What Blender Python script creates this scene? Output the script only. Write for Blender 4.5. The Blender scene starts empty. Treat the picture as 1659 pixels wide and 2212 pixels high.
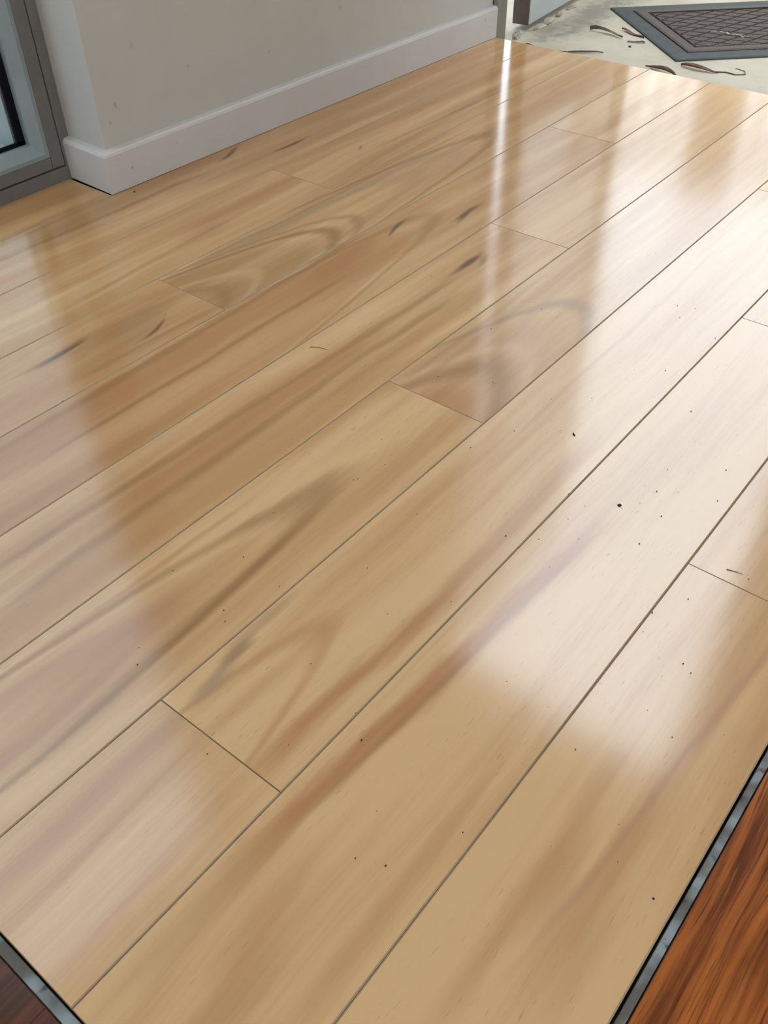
import bpy, bmesh, math, random
from mathutils import Vector, Matrix, noise

# ------------------------------------------------------------------ scene, camera, sky, light
scene = bpy.context.scene
COL = scene.collection
U = 0.128                                   # one floor board is 128 mm wide; lengths below are mostly in board widths

def v(x, y, z=0.0):
    return Vector((x * U, y * U, z * U))

FOCAL, YAW, PITCH, ROLL = 1961.854, math.radians(39.3878), math.radians(42.911), math.radians(-0.9657)
cam_data = bpy.data.cameras.new('camera')
cam = bpy.data.objects.new('camera', cam_data)
COL.objects.link(cam)
fw = Vector((math.cos(PITCH) * math.cos(YAW), math.cos(PITCH) * math.sin(YAW), -math.sin(PITCH)))
rt = fw.cross(Vector((0, 0, 1))).normalized()
up = rt.cross(fw)
cr, sr = math.cos(ROLL), math.sin(ROLL)
rt, up = cr * rt + sr * up, -sr * rt + cr * up
m = Matrix((rt, up, -fw)).transposed().to_4x4()
m.translation = v(0, -9.1309, 4.552)
cam.matrix_world = m
cam_data.sensor_fit = 'VERTICAL'
cam_data.sensor_height = 36.0
cam_data.lens = FOCAL / 2212 * 36.0
cam_data.clip_start = 0.02
cam_data.clip_end = 300
scene.camera = cam

world = bpy.data.worlds.new('overcast_sky')
scene.world = world
world.use_nodes = True
bg = world.node_tree.nodes['Background']
bg.inputs[0].default_value = (0.885, 1.0, 1.13, 1)
_wt = world.node_tree                                        # overcast sky: brightest overhead, about half as bright at the horizon, the same all round
_tc = _wt.nodes.new('ShaderNodeTexCoord'); _sp = _wt.nodes.new('ShaderNodeSeparateXYZ'); _mr = _wt.nodes.new('ShaderNodeMapRange')
_wt.links.new(_tc.outputs['Generated'], _sp.inputs[0]); _wt.links.new(_sp.outputs[2], _mr.inputs[0])
for _i, _q in zip((1, 2, 3, 4), (0.0, 1.0, 2.25, 4.05)): _mr.inputs[_i].default_value = _q
_wt.links.new(_mr.outputs[0], bg.inputs[1])

vs = scene.view_settings
vs.view_transform = 'Standard'
vs.look = 'None'
vs.exposure = 0.43
vs.gamma = 1.0
vs.use_curve_mapping = False
scene.cycles.use_denoising = True
scene.cycles.max_bounces = 5
scene.cycles.diffuse_bounces = 3
scene.cycles.glossy_bounces = 3
scene.cycles.transparent_max_bounces = 5
scene.cycles.adaptive_threshold = 0.1
scene.cycles.sample_clamp_indirect = 6.0

# ------------------------------------------------------------------ node expressions
class X:
    """a shader socket that can be used in arithmetic"""
    def __init__(s, nt, sock): s.nt, s.sock = nt, sock
    def op(s, o, *a, clamp=False):
        n = s.nt.nodes.new('ShaderNodeMath'); n.operation = o; n.use_clamp = clamp
        for i, q in enumerate((s,) + a):
            if isinstance(q, X): s.nt.links.new(q.sock, n.inputs[i])
            else: n.inputs[i].default_value = float(q)
        return X(s.nt, n.outputs[0])
    def __add__(s, o): return s.op('ADD', o)
    def __sub__(s, o): return s.op('SUBTRACT', o)
    def __mul__(s, o): return s.op('MULTIPLY', o)
    def __truediv__(s, o): return s.op('DIVIDE', o)
    __radd__ = __add__; __rmul__ = __mul__
    def __rsub__(s, o): return (s * -1) + o
    def abs(s): return s.op('ABSOLUTE')
    def sqrt(s): return s.op('SQRT')
    def sq(s): return s.op('MULTIPLY', s)
    def max(s, o): return s.op('MAXIMUM', o)
    def min(s, o): return s.op('MINIMUM', o)
    def ramp(s, a, b, c=0.0, d=1.0):        # smooth step from a..b to c..d
        n = s.nt.nodes.new('ShaderNodeMapRange'); n.interpolation_type = 'SMOOTHSTEP'; n.clamp = True
        s.nt.links.new(s.sock, n.inputs[0])
        if a > b: a, b, c, d = b, a, d, c
        for i, q in zip((1, 2, 3, 4), (a, b, c, d)): n.inputs[i].default_value = q
        return X(s.nt, n.outputs[0])

def new_mat(name):
    mt = bpy.data.materials.new(name); mt.use_nodes = True
    nt = mt.node_tree
    return mt, nt, nt.nodes['Principled BSDF']

def coords(nt, scale=1.0 / U):
    tc = nt.nodes.new('ShaderNodeTexCoord')
    sp = nt.nodes.new('ShaderNodeSeparateXYZ'); nt.links.new(tc.outputs['Object'], sp.inputs[0])
    return X(nt, sp.outputs[0]) * scale, X(nt, sp.outputs[1]) * scale, X(nt, sp.outputs[2]) * scale

def vec(nt, x, y, z=0.0):
    n = nt.nodes.new('ShaderNodeCombineXYZ')
    for i, q in enumerate((x, y, z)):
        if isinstance(q, X): nt.links.new(q.sock, n.inputs[i])
        else: n.inputs[i].default_value = q
    return n.outputs[0]

def nz(nt, vector, scale=1.0, detail=2.0, rough=0.5, dist=0.0):
    n = nt.nodes.new('ShaderNodeTexNoise'); n.noise_dimensions = '3D'
    nt.links.new(vector, n.inputs['Vector'])
    n.inputs['Scale'].default_value = scale; n.inputs['Detail'].default_value = detail
    n.inputs['Roughness'].default_value = rough; n.inputs['Distortion'].default_value = dist
    return X(nt, n.outputs['Fac'])

WARM = (1.04, 1.0, 0.93)                    # surface colours were judged under a neutral light; the sky here is a little blue
def mixc(nt, fac, a, b, warm=True):
    n = nt.nodes.new('ShaderNodeMix'); n.data_type = 'RGBA'
    if isinstance(fac, X): nt.links.new(fac.sock, n.inputs[0])
    else: n.inputs[0].default_value = fac
    for i, q in ((6, a), (7, b)):
        if isinstance(q, (tuple, list)): n.inputs[i].default_value = (*[min(0.92, c_ * (w_ if warm else 1)) for c_, w_ in zip(q[:3], WARM)], 1)
        else: nt.links.new(q, n.inputs[i])
    return n.outputs[2]

def bump(nt, bsdf, h, strength, dist=0.001):
    n = nt.nodes.new('ShaderNodeBump'); n.inputs['Strength'].default_value = strength; n.inputs['Distance'].default_value = dist
    nt.links.new(h.sock, n.inputs['Height']); nt.links.new(n.outputs[0], bsdf.inputs['Normal'])

def lin(r, g, b):
    f = lambda c: c / 12.92 if c <= 0.04045 else ((c + 0.055) / 1.055) ** 2.4
    return (f(r / 255), f(g / 255), f(b / 255))

def spot(nt, x, y, cx, cy, length, thick, ang=0.0, bend=0.0, wob=None):
    """soft elongated spot, 1 inside and 0 outside"""
    c, s_ = math.cos(ang), math.sin(ang)
    dx, dy = x - cx, y - cy
    p = dx * c + dy * s_
    q = dy * c - dx * s_
    if bend: q = q - p.sq() * bend + bend * length * length * 0.5
    d = ((p / length).sq() + (q / thick).sq()).sqrt()
    if wob is not None: d = d + wob
    return d.ramp(1.25, 0.15)

# ------------------------------------------------------------------ materials
PALE, TAN = (0.65, 0.438, 0.235), (0.485, 0.280, 0.125)
KIND = {'red': (0.40, 0.185, 0.075), 'dark': (0.27, 0.14, 0.052), 'pale': (0.64, 0.44, 0.25), 'grey': (0.32, 0.225, 0.135), 'mark': (0.075, 0.048, 0.034),
        'pink': (0.44, 0.24, 0.155)}
FLOOR_IOR, FLOOR_ROUGH = 1.73, 0.135

def wood(name, seed, tone, cx, cy, feats=(), contrast=1.0):
    """laminate board print: tone shifts pale..tan, feats are (kind, ...) features of this very board in floor coordinates"""
    mt, nt, b = new_mat(name)
    x, y, z = coords(nt)
    x = x + cx; y = y + cy
    warp = nz(nt, vec(nt, x * 0.55, y * 1.3, seed * 3.1), 1.0, 1.0) - 0.5
    yw = y + warp * 0.16
    g1 = nz(nt, vec(nt, x * 0.22, yw * 2.3, seed * 7.3), 1.0, 1.0, 0.5)
    g2 = nz(nt, vec(nt, x * 0.45, yw * 8.0, seed * 5.7 + 2), 1.0, 2.0, 0.55)
    g3 = nz(nt, vec(nt, x * 2.6, yw * 60.0, seed * 1.7), 1.0, 1.0, 0.6)
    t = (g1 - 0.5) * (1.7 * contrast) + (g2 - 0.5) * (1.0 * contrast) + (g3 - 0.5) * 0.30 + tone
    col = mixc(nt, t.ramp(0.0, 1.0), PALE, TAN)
    redn = nz(nt, vec(nt, x * 0.3, yw * 4.2, seed * 9.1 + 5), 1.0, 1.0, 0.5).ramp(0.55, 0.72)
    col = mixc(nt, redn * (0.34 * contrast), col, KIND['red'])
    wob = (nz(nt, vec(nt, x * 2.0, y * 14.0, seed), 1.0, 1.0) - 0.5)
    for f in feats:
        k = f[0]
        if k == 'streak':                   # x1,y1,x2,y2,width,colour,amount
            _, x1, y1, x2, y2, wd, kc, am = f
            sl = (y2 - y1) / (x2 - x1)
            d = (y - y1) - (x - x1) * sl + warp * 0.10
            e = (d / wd + wob * 0.9).abs().ramp(1.0, 0.0)
            lo = x.ramp(x1 - 0.45, x1 + 0.45); hi = x.ramp(x2 + 0.45, x2 - 0.45)
            col = mixc(nt, e * lo * hi * am, col, KIND[kc])
        elif k == 'arch':                   # xa, ya, a, b, slope, [(offset, half width, colour, amount)]
            _, xa, ya, a, bb, sl, lines = f
            yy = y - ya - (x - xa) * sl + warp * 0.07
            q = (x - xa) / a + (yy / bb).sq() + wob * 0.16
            for off, wd, kc, am in lines:
                if wd > 0: e = ((q - off) / wd).abs().ramp(1.0, 0.0)
                else: e = (q - off).ramp(0.0, wd)          # filled inside the arch
                col = mixc(nt, e * am, col, KIND[kc])
        elif k == 'spot':                   # cx,cy,length,thick,angle,bend,colour,amount
            _, sx, sy, ln, th, an, bd, kc, am = f
            e = spot(nt, x, y, sx, sy, ln, th, an, bd, wob * (0.9 if kc == 'mark' else 0.6))
            col = mixc(nt, e * am, col, KIND[kc])
    pores = nz(nt, vec(nt, x * 11.0, y * 115.0, seed * 2.3), 1.0, 0.0, 0.4)
    pm = nz(nt, vec(nt, x * 0.9, y * 4.0, seed * 4.4), 1.0, 0.0).ramp(0.40, 0.65)
    pf = pores.ramp(0.73, 0.84) * pm
    col = mixc(nt, pf * 0.34, col, KIND['dark'])
    nt.links.new(col, b.inputs['Base Color'])
    b.inputs['IOR'].default_value = FLOOR_IOR
    rr = (g1 - 0.5) * 0.04 + FLOOR_ROUGH
    nt.links.new(rr.sock, b.inputs['Roughness'])
    fine = nz(nt, vec(nt, x * 8.0, y * 26.0, seed * 1.9), 1.0, 1.0, 0.6)
    wave = nz(nt, vec(nt, x * 0.8, y * 0.9, seed), 1.0, 0.0)
    bump(nt, b, fine * 0.03 + wave * 0.5, 0.25, 0.001)
    return mt

def plain(name, col, rough=0.5, var=0.06, scale=8.0, metallic=0.0, spec=0.5, bmp=0.0, bscale=60.0, ior=1.5):
    mt, nt, b = new_mat(name)
    x, y, z = coords(nt, 1.0)
    n = nz(nt, vec(nt, x, y, z), scale, 4.0, 0.6)
    c = mixc(nt, n.ramp(0.3, 0.7), tuple(q * (1 - var) for q in col), tuple(min(1, q * (1 + var)) for q in col))
    nt.links.new(c, b.inputs['Base Color'])
    b.inputs['Roughness'].default_value = rough
    b.inputs['Metallic'].default_value = metallic
    b.inputs['IOR'].default_value = ior
    if bmp: bump(nt, b, nz(nt, vec(nt, x, y, z), bscale, 3.0, 0.6), bmp, 0.002)
    return mt

def paint(name, col, marks, plane, rough=0.55, dirt=(0.20, 0.19, 0.16)):
    """painted surface with scuffs; marks = (a, z, length, thick, angle, amount) on the named plane"""
    mt, nt, b = new_mat(name)
    x, y, z = coords(nt)
    a = x if plane == 'x' else y
    n = nz(nt, vec(nt, x, y, z), 0.9, 4.0, 0.6)
    c = mixc(nt, n.ramp(0.25, 0.75), tuple(q * 0.97 for q in col), tuple(min(1, q * 1.03) for q in col))
    wob = nz(nt, vec(nt, x, y, z), 9.0, 2.0) - 0.5
    for (ma, mz, ln, th, an, am) in marks:
        c = mixc(nt, spot(nt, a, z, ma, mz, ln, th, an, 0.0, wob) * am, c, dirt)
    nt.links.new(c, b.inputs['Base Color'])
    b.inputs['Roughness'].default_value = rough
    bump(nt, b, nz(nt, vec(nt, x, y, z), 14.0, 3.0), 0.08, 0.002)
    return mt

def merbau(name, seed, k=1.0, g=1.0):
    mt, nt, b = new_mat(name)
    x, y, z = coords(nt)
    warp = nz(nt, vec(nt, x * 0.6, y * 1.5, seed), 1.0, 2.0) - 0.5
    yw = y + warp * 0.14
    g1 = nz(nt, vec(nt, x * 0.6, yw * 11.0, seed * 3.0), 1.0, 3.0, 0.6)
    g2 = nz(nt, vec(nt, x * 2.0, yw * 52.0, seed * 5.0), 1.0, 3.0, 0.6)
    c = mixc(nt, g1.ramp(0.30, 0.70), (0.10 * k, 0.020 * k * g, 0.006 * k * g * g), (0.43 * k, 0.130 * k, 0.026 * k * g))
    c = mixc(nt, g2.ramp(0.52, 0.72) * 0.85, c, (0.055, 0.012, 0.005))
    c = mixc(nt, g2.ramp(0.46, 0.30) * 0.5, c, (0.42 * k, 0.15 * k, 0.035 * k * g))
    sp = nz(nt, vec(nt, x * 2.2, y * 9.0, seed + 3), 1.0, 1.0).ramp(0.72, 0.80)
    c = mixc(nt, sp * 0.8, c, (0.025, 0.008, 0.005))
    nt.links.new(c, b.inputs['Base Color'])
    b.inputs['Roughness'].default_value = 0.22
    return mt

M_BEVEL = plain('board_bevel', (0.34, 0.25, 0.155), 0.6, 0.1)
M_CORE = plain('board_core', (0.26, 0.19, 0.12), 0.9, 0.1)
M_REDBEVEL = plain('dark_red_bevel', (0.06, 0.022, 0.012), 0.6, 0.1)
M_SUB = plain('underlay_dark', (0.07, 0.055, 0.042), 0.9, 0.2)
M_CEIL = plain('ceiling_white', (0.78, 0.77, 0.74), 0.9, 0.02)
M_WALLIN = plain('wall_cream', (0.62, 0.585, 0.52), 0.85, 0.03)
M_FRAME = plain('grey_powdercoat', (0.135, 0.132, 0.128), 0.42, 0.08, 20)
M_BEAD = plain('pale_grey_bead', (0.21, 0.26, 0.28), 0.38, 0.06, 20)
M_RUBBER = plain('black_gasket', (0.006, 0.006, 0.008), 0.9, 0.2, ior=1.2)
M_JAMB = plain('olive_grey_jamb', (0.23, 0.225, 0.19), 0.5, 0.1, 12)
M_DOOR = plain('blue_grey_door_paint', (0.43, 0.46, 0.48), 0.5, 0.05, 6)
M_STILE = plain('pale_grey_door_stile', (0.46, 0.475, 0.48), 0.4, 0.05, 6)
M_DOOREDGE = plain('brown_door_edge', (0.129, 0.09976, 0.08944), 0.6, 0.15, 12)
M_STEEL = plain('brushed_steel', (0.5, 0.5, 0.49), 0.3, 0.05, 30, metallic=1.0)
M_LEAF = plain('dry_leaf_red_brown', (0.1462, 0.07224, 0.0516), 0.7, 0.35, 60)
M_LEAF2 = plain('dry_leaf_grey_brown', (0.1204, 0.08944, 0.06192), 0.75, 0.35, 60)
M_GRIT = plain('dark_grit', (0.035, 0.03, 0.028), 0.8, 0.3, 200)
M_LINT = plain('pale_lint', (0.4472, 0.4128, 0.3612), 0.9, 0.15, 100)
M_FENCE = plain('weathered_fence_timber', (0.30, 0.215, 0.14), 0.8, 0.2, 5)
M_ROOF = plain('roof_sheet', (0.35, 0.35, 0.34), 0.7, 0.05, 3)
M_MATBORDER = plain('grey_green_mat_rubber', (0.050, 0.056, 0.054), 0.85, 0.12, 40, bmp=0.15, bscale=300)
M_MATRIM = plain('brown_carpet_rim', (0.0946, 0.07396, 0.06536), 0.9, 0.25, 300, bmp=0.5, bscale=500)
M_CARPET = plain('brown_ribbed_carpet', (0.086, 0.06708, 0.0602), 0.95, 0.35, 350, bmp=0.6, bscale=600)
M_GROOVE = plain('carpet_groove', (0.02408, 0.0172, 0.01548), 0.95, 0.25, 200)

def concrete_mat():
    mt, nt, b = new_mat('pale_weathered_concrete')
    x, y, z = coords(nt)
    n1 = nz(nt, vec(nt, x, y, z), 0.8, 5.0, 0.6)
    n2 = nz(nt, vec(nt, x, y, z), 7.0, 4.0, 0.65)
    c = mixc(nt, n1.ramp(0.35, 0.65), (0.40, 0.358, 0.283), (0.48, 0.435, 0.355))
    c = mixc(nt, n2.ramp(0.55, 0.75) * 0.25, c, (0.2494, 0.2374, 0.203))
    wob = (n2 - 0.5) * 1.6
    for sx, sy, ln, th, an, am in ((16.3, -0.75, 1.7, 0.42, 0.15, 0.75), (15.1, -0.62, 0.7, 0.22, 0.2, 0.6), (15.05, -0.95, 0.4, 0.10, -0.3, 0.55),
                                   (17.9, -0.7, 0.9, 0.5, 0.3, 0.5), (14.45, -0.75, 0.35, 0.12, -0.6, 0.35)):
        c = mixc(nt, spot(nt, x, y, sx, sy, ln, th, an, 0.0, wob) * am, c, (0.1462, 0.141, 0.117))
    nt.links.new(c, b.inputs['Base Color'])
    b.inputs['Roughness'].default_value = 0.85
    bump(nt, b, n2, 0.35, 0.003)
    return mt
M_CONC = concrete_mat()

def trim_mat():
    mt, nt, b = new_mat('worn_blue_grey_edging')
    x, y, z = coords(nt)
    n1 = nz(nt, vec(nt, x * 2.2, y * 2.2, 3.0), 1.0, 3.0, 0.6)
    n2 = nz(nt, vec(nt, x * 9.0, y * 9.0, 1.0), 1.0, 3.0, 0.6)
    c = mixc(nt, n1.ramp(0.42, 0.58), (0.25, 0.31, 0.35), (0.10, 0.098, 0.09))
    c = mixc(nt, n2.ramp(0.58, 0.68) * 0.8, c, (0.03, 0.027, 0.024))
    nt.links.new(c, b.inputs['Base Color']); b.inputs['Roughness'].default_value = 0.45
    return mt
M_TRIM = trim_mat()

def glass_mat(name, t0, t1):
    mt = bpy.data.materials.new(name); mt.use_nodes = True
    nt = mt.node_tree; nt.nodes.clear()
    out = nt.nodes.new('ShaderNodeOutputMaterial')
    mx = nt.nodes.new('ShaderNodeMixShader'); tr = nt.nodes.new('ShaderNodeBsdfTransparent'); gl = nt.nodes.new('ShaderNodeBsdfGlossy')
    tc = nt.nodes.new('ShaderNodeTexCoord'); n = nt.nodes.new('ShaderNodeTexNoise')
    nt.links.new(tc.outputs['Object'], n.inputs['Vector']); n.inputs['Scale'].default_value = 3.0
    c = mixc(nt, X(nt, n.outputs['Fac']).ramp(0.3, 0.7), t0, t1, False)
    nt.links.new(c, tr.inputs[0])
    gl.inputs['Roughness'].default_value = 0.01
    fr = nt.nodes.new('ShaderNodeFresnel'); fr.inputs[0].default_value = 1.5
    ge = nt.nodes.new('ShaderNodeNewGeometry')
    fk = X(nt, fr.outputs[0]) * (1 - X(nt, ge.outputs['Backfacing']))     # only the outer face of the sheet mirrors
    nt.links.new(fk.sock, mx.inputs[0]); nt.links.new(tr.outputs[0], mx.inputs[1]); nt.links.new(gl.outputs[0], mx.inputs[2])
    nt.links.new(mx.outputs[0], out.inputs[0])
    return mt
M_GLASS = glass_mat('faintly_tinted_glass', (0.90, 0.90, 0.90), (0.92, 0.92, 0.92))
M_DOORGLASS = glass_mat('grey_door_glass', (0.58, 0.58, 0.58), (0.62, 0.62, 0.62))

# ------------------------------------------------------------------ mesh helpers
def link(name, me, mats, parent=None, loc=None):
    ob = bpy.data.objects.new(name, me)
    COL.objects.link(ob)
    for q in (mats if isinstance(mats, (list, tuple)) else [mats]):
        if q.name not in [w.name for w in me.materials if w]: me.materials.append(q)
    if loc is not None: ob.location = loc
    if parent is not None:
        ob.parent = parent
    return ob

def tag(o, label=None, cat=None, group=None, kind=None):
    if label: o['label'] = label
    if cat: o['category'] = cat
    if group: o['group'] = group
    if kind: o['kind'] = kind
    return o

def empty(name, loc=(0, 0, 0)):
    o = bpy.data.objects.new(name, None); COL.objects.link(o); o.location = loc
    return o

def box_bm(bm, x0, x1, y0, y1, z0, z1, mat=0):
    vs_ = [bm.verts.new((x, y, z)) for z in (z0, z1) for y in (y0, y1) for x in (x0, x1)]
    out = []
    for f in ((0, 2, 3, 1), (4, 5, 7, 6), (0, 1, 5, 4), (2, 6, 7, 3), (0, 4, 6, 2), (1, 3, 7, 5)):
        fc = bm.faces.new([vs_[i] for i in f]); fc.material_index = mat; out.append(fc)
    return out

def finish(bm, name='mesh', smooth=False):
    bmesh.ops.recalc_face_normals(bm, faces=bm.faces[:])
    me = bpy.data.meshes.new(name); bm.to_mesh(me); bm.free()
    if smooth:
        for p in me.polygons: p.use_smooth = True
    return me

def box(name, a, b, mats, parent=None, bevel=0.0, origin=None):
    """box between two corners in metres, origin at its base centre (or given point)"""
    lo = Vector([min(a[i], b[i]) for i in range(3)]); hi = Vector([max(a[i], b[i]) for i in range(3)])
    o = Vector(origin) if origin is not None else Vector(((lo.x + hi.x) / 2, (lo.y + hi.y) / 2, lo.z))
    bm = bmesh.new()
    box_bm(bm, lo.x - o.x, hi.x - o.x, lo.y - o.y, hi.y - o.y, lo.z - o.z, hi.z - o.z)
    if bevel:
        bmesh.ops.bevel(bm, geom=bm.edges[:], offset=bevel, segments=2, affect='EDGES', profile=0.5)
    base = parent_world(parent)
    return link(name, finish(bm, name), mats, parent, o - base)

def parent_world(p):
    w = Vector((0, 0, 0))
    while p is not None:
        w = w + p.location; p = p.parent
    return w

def prism(name, poly, z0, z1, mats, parent=None, bevel=0.0):
    """upright prism over a polygon in metres"""
    c = Vector((sum(p[0] for p in poly) / len(poly), sum(p[1] for p in poly) / len(poly), z0))
    bm = bmesh.new()
    lo = [bm.verts.new((p[0] - c.x, p[1] - c.y, 0)) for p in poly]
    hi = [bm.verts.new((p[0] - c.x, p[1] - c.y, z1 - z0)) for p in poly]
    n = len(poly)
    bm.faces.new(lo[::-1]); bm.faces.new(hi)
    for i in range(n): bm.faces.new((lo[i], lo[(i + 1) % n], hi[(i + 1) % n], hi[i]))
    bmesh.ops.recalc_face_normals(bm, faces=bm.faces[:])
    if bevel: bmesh.ops.bevel(bm, geom=bm.edges[:], offset=bevel, segments=2, affect='EDGES', profile=0.5)
    return link(name, finish(bm, name), mats, parent, c - parent_world(parent))

def merged(name, boxes, mats, parent=None, origin=None):
    """several boxes (lo, hi in metres) joined into one mesh"""
    o = Vector(origin) if origin is not None else Vector((0, 0, 0))
    bm = bmesh.new()
    for a, b in boxes:
        box_bm(bm, min(a[0], b[0]) - o.x, max(a[0], b[0]) - o.x, min(a[1], b[1]) - o.y, max(a[1], b[1]) - o.y, min(a[2], b[2]) - o.z, max(a[2], b[2]) - o.z)
    return link(name, finish(bm, name), mats, parent, o - parent_world(parent))

# ------------------------------------------------------------------ laminate floor
EDGE_Y, EDGE_X, FAR_X = -8.985, 0.24, 14.03
TH = 0.008
floor = merged('floor', [((EDGE_X * U, EDGE_Y * U, -0.03), (FAR_X * U - 0.001, 0.83 * U, -TH))], M_SUB)
tag(floor, 'glossy pale timber-look laminate floor of long boards', 'floor', kind='structure')

def board(x0, x1, y0, y1, mat, parent=floor, ztop=0.0, long_ch=0.0011, top_ch=None, end_ch=0.0005, gap=0.00012, th=TH, name='plank', bevel_mat=None):
    """one board in board-width units; chamfered top edges, coloured bevels"""
    X0, X1, Y0, Y1 = x0 * U + gap, x1 * U - gap, y0 * U + gap, y1 * U - gap
    cx, cy = (X0 + X1) / 2, (Y0 + Y1) / 2
    hx, hy = (X1 - X0) / 2, (Y1 - Y0) / 2
    bm = bmesh.new()
    d = long_ch * 0.65
    tc_ = long_ch if top_ch is None else top_ch
    top = [bm.verts.new((sx * (hx - end_ch), sy * (hy - (tc_ if sy > 0 else long_ch)), 0)) for sx, sy in ((-1, -1), (1, -1), (1, 1), (-1, 1))]
    mid = [bm.verts.new((sx * hx, sy * hy, -d)) for sx, sy in ((-1, -1), (1, -1), (1, 1), (-1, 1))]
    bot = [bm.verts.new((sx * hx, sy * hy, -th + 0.0003)) for sx, sy in ((-1, -1), (1, -1), (1, 1), (-1, 1))]
    bm.faces.new(top).material_index = 0
    for i in range(4):
        j = (i + 1) % 4
        bm.faces.new((mid[i], mid[j], top[j], top[i])).material_index = 1
        bm.faces.new((bot[i], bot[j], mid[j], mid[i])).material_index = 2
    bm.faces.new(bot[::-1]).material_index = 2
    return link(name, finish(bm, name), [mat, bevel_mat or M_BEVEL, M_CORE], parent, Vector((cx, cy, ztop)) - parent_world(parent))

def laminate(x0, x1, y0, y1, seed, tone, feats=(), contrast=1.0, **kw):
    cx, cy = (x0 + x1) / 2, (y0 + y1) / 2
    board(x0, x1, y0, y1, wood('laminate_board', seed, tone, cx, cy, feats, contrast), **kw)

P4 = math.pi / 4
# strip in the window recess and the board along the wall
laminate(EDGE_X, 6.1, 0.0, 0.79, 1, 1.0, [('streak', 3.0, 0.5, 6.1, 0.45, 0.3, 'dark', 0.5), ('streak', 4.4, 0.02, 6.1, 0.05, 0.10, 'dark', 0.6)], long_ch=0.0002)  # deep tone and broad dark streak paint in contact shade by the sill
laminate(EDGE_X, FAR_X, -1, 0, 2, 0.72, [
    ('streak', 3.8, -0.05, 6.6, -0.03, 0.10, 'dark', 0.6), ('streak', 3.6, -0.36, 7.2, -0.42, 0.075, 'dark', 0.62), ('streak', 6.6, -0.12, 8.4, -0.16, 0.22, 'dark', 0.40), ('spot', 5.6, -0.25, 2.2, 0.42, 0.0, 0.0, 'dark', 0.62),  # the long dark spot is shade near the window, painted into the print
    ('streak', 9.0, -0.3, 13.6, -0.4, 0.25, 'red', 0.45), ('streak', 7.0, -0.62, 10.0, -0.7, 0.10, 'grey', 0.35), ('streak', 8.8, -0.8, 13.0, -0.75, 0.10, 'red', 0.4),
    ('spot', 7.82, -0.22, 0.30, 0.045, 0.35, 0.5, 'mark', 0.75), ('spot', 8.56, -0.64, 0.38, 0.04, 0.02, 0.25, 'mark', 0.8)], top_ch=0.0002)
# second row, joint at 7.81
laminate(EDGE_X, 7.81, -2, -1, 3, 0.66, [('streak', 4.0, -1.35, 7.4, -1.45, 0.16, 'red', 0.4), ('streak', 4.2, -1.75, 6.6, -1.6, 0.06, 'dark', 0.35), ('spot', 6.2, -1.55, 0.5, 0.18, 0.1, 0, 'red', 0.4)])
laminate(7.81, FAR_X, -2, -1, 4, 0.58, [('streak', 8.2, -1.9, 12.6, -1.55, 0.10, 'red', 0.45), ('streak', 10.0, -1.2, 13.8, -1.25, 0.14, 'red', 0.4), ('streak', 9.3, -1.62, 13.9, -1.8, 0.06, 'dark', 0.45),
                                         ('spot', 9.0, -1.45, 0.09, 0.03, 0.4, 0, 'mark', 0.5)])
# third row, joint at 5.09
laminate(EDGE_X, 5.09, -3, -2, 5, 0.66, [
    ('spot', 4.35, -2.5, 0.75, 0.30, 0.1, 0, 'dark', 0.5), ('streak', 3.4, -2.82, 5.0, -2.9, 0.08, 'dark', 0.45), ('spot', 4.72, -2.2, 0.6, 0.12, -0.2, 0, 'red', 0.5),
    ('spot', 3.57, -2.36, 0.42, 0.05, 0.06, 0.25, 'mark', 0.8), ('spot', 4.40, -2.72, 0.30, 0.030, 0.30, 0.75, 'mark', 0.75)])
laminate(5.09, FAR_X, -3, -2, 6, 0.66, [
    ('streak', 5.2, -2.10, 9.4, -2.30, 0.13, 'grey', 0.55), ('streak', 5.6, -2.06, 10.2, -2.2, 0.04, 'dark', 0.45),
    ('arch', 7.39, -2.70, 1.0, 0.46, 0.0, [(0.0, 0.16, 'dark', 0.45), (-0.42, 0.20, 'dark', 0.72), (-0.50, -0.5, 'dark', 0.38), (-2.05, 0.22, 'dark', 0.5), (-1.62, 0.18, 'pale', 0.35)]),
    ('arch', 10.4, -2.55, 2.2, 0.42, -0.015, [(0.0, 0.20, 'dark', 0.55), (-0.35, 0.25, 'pink', 0.35), (-0.75, 0.25, 'grey', 0.35)]),
    ('streak', 10.4, -2.45, 13.8, -2.5, 0.2, 'red', 0.4)])
# fourth row, joint at 11.1
laminate(EDGE_X, 11.1, -4, -3, 7, 0.66, [
    ('streak', 2.4, -3.16, 7.1, -3.05, 0.085, 'dark', 0.75), ('streak', 2.2, -3.30, 6.4, -3.28, 0.26, 'red', 0.35), ('streak', 2.6, -3.52, 6.3, -3.50, 0.060, 'dark', 0.72),
    ('spot', 6.5, -3.28, 0.75, 0.22, 0.1, 0, 'red', 0.75), ('streak', 4.0, -3.72, 8.4, -3.78, 0.16, 'pale', 0.45),
    ('arch', 7.95, -3.38, 0.7, 0.24, 0.04, [(0.0, 0.5, 'dark', 0.4), (-0.5, -0.4, 'red', 0.35)]),
    ('spot', 7.5, -3.24, 0.30, 0.035, 0.24, -0.5, 'mark', 0.75), ('spot', 8.30, -3.63, 0.32, 0.05, 0.02, 0.0, 'mark', 0.8), ('spot', 8.15, -3.67, 0.2, 0.03, 0.2, 0.0, 'mark', 0.5)])
laminate(11.1, FAR_X, -4, -3, 8, 0.45, [('streak', 11.4, -3.6, 13.6, -3.55, 0.1, 'red', 0.35)])
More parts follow.
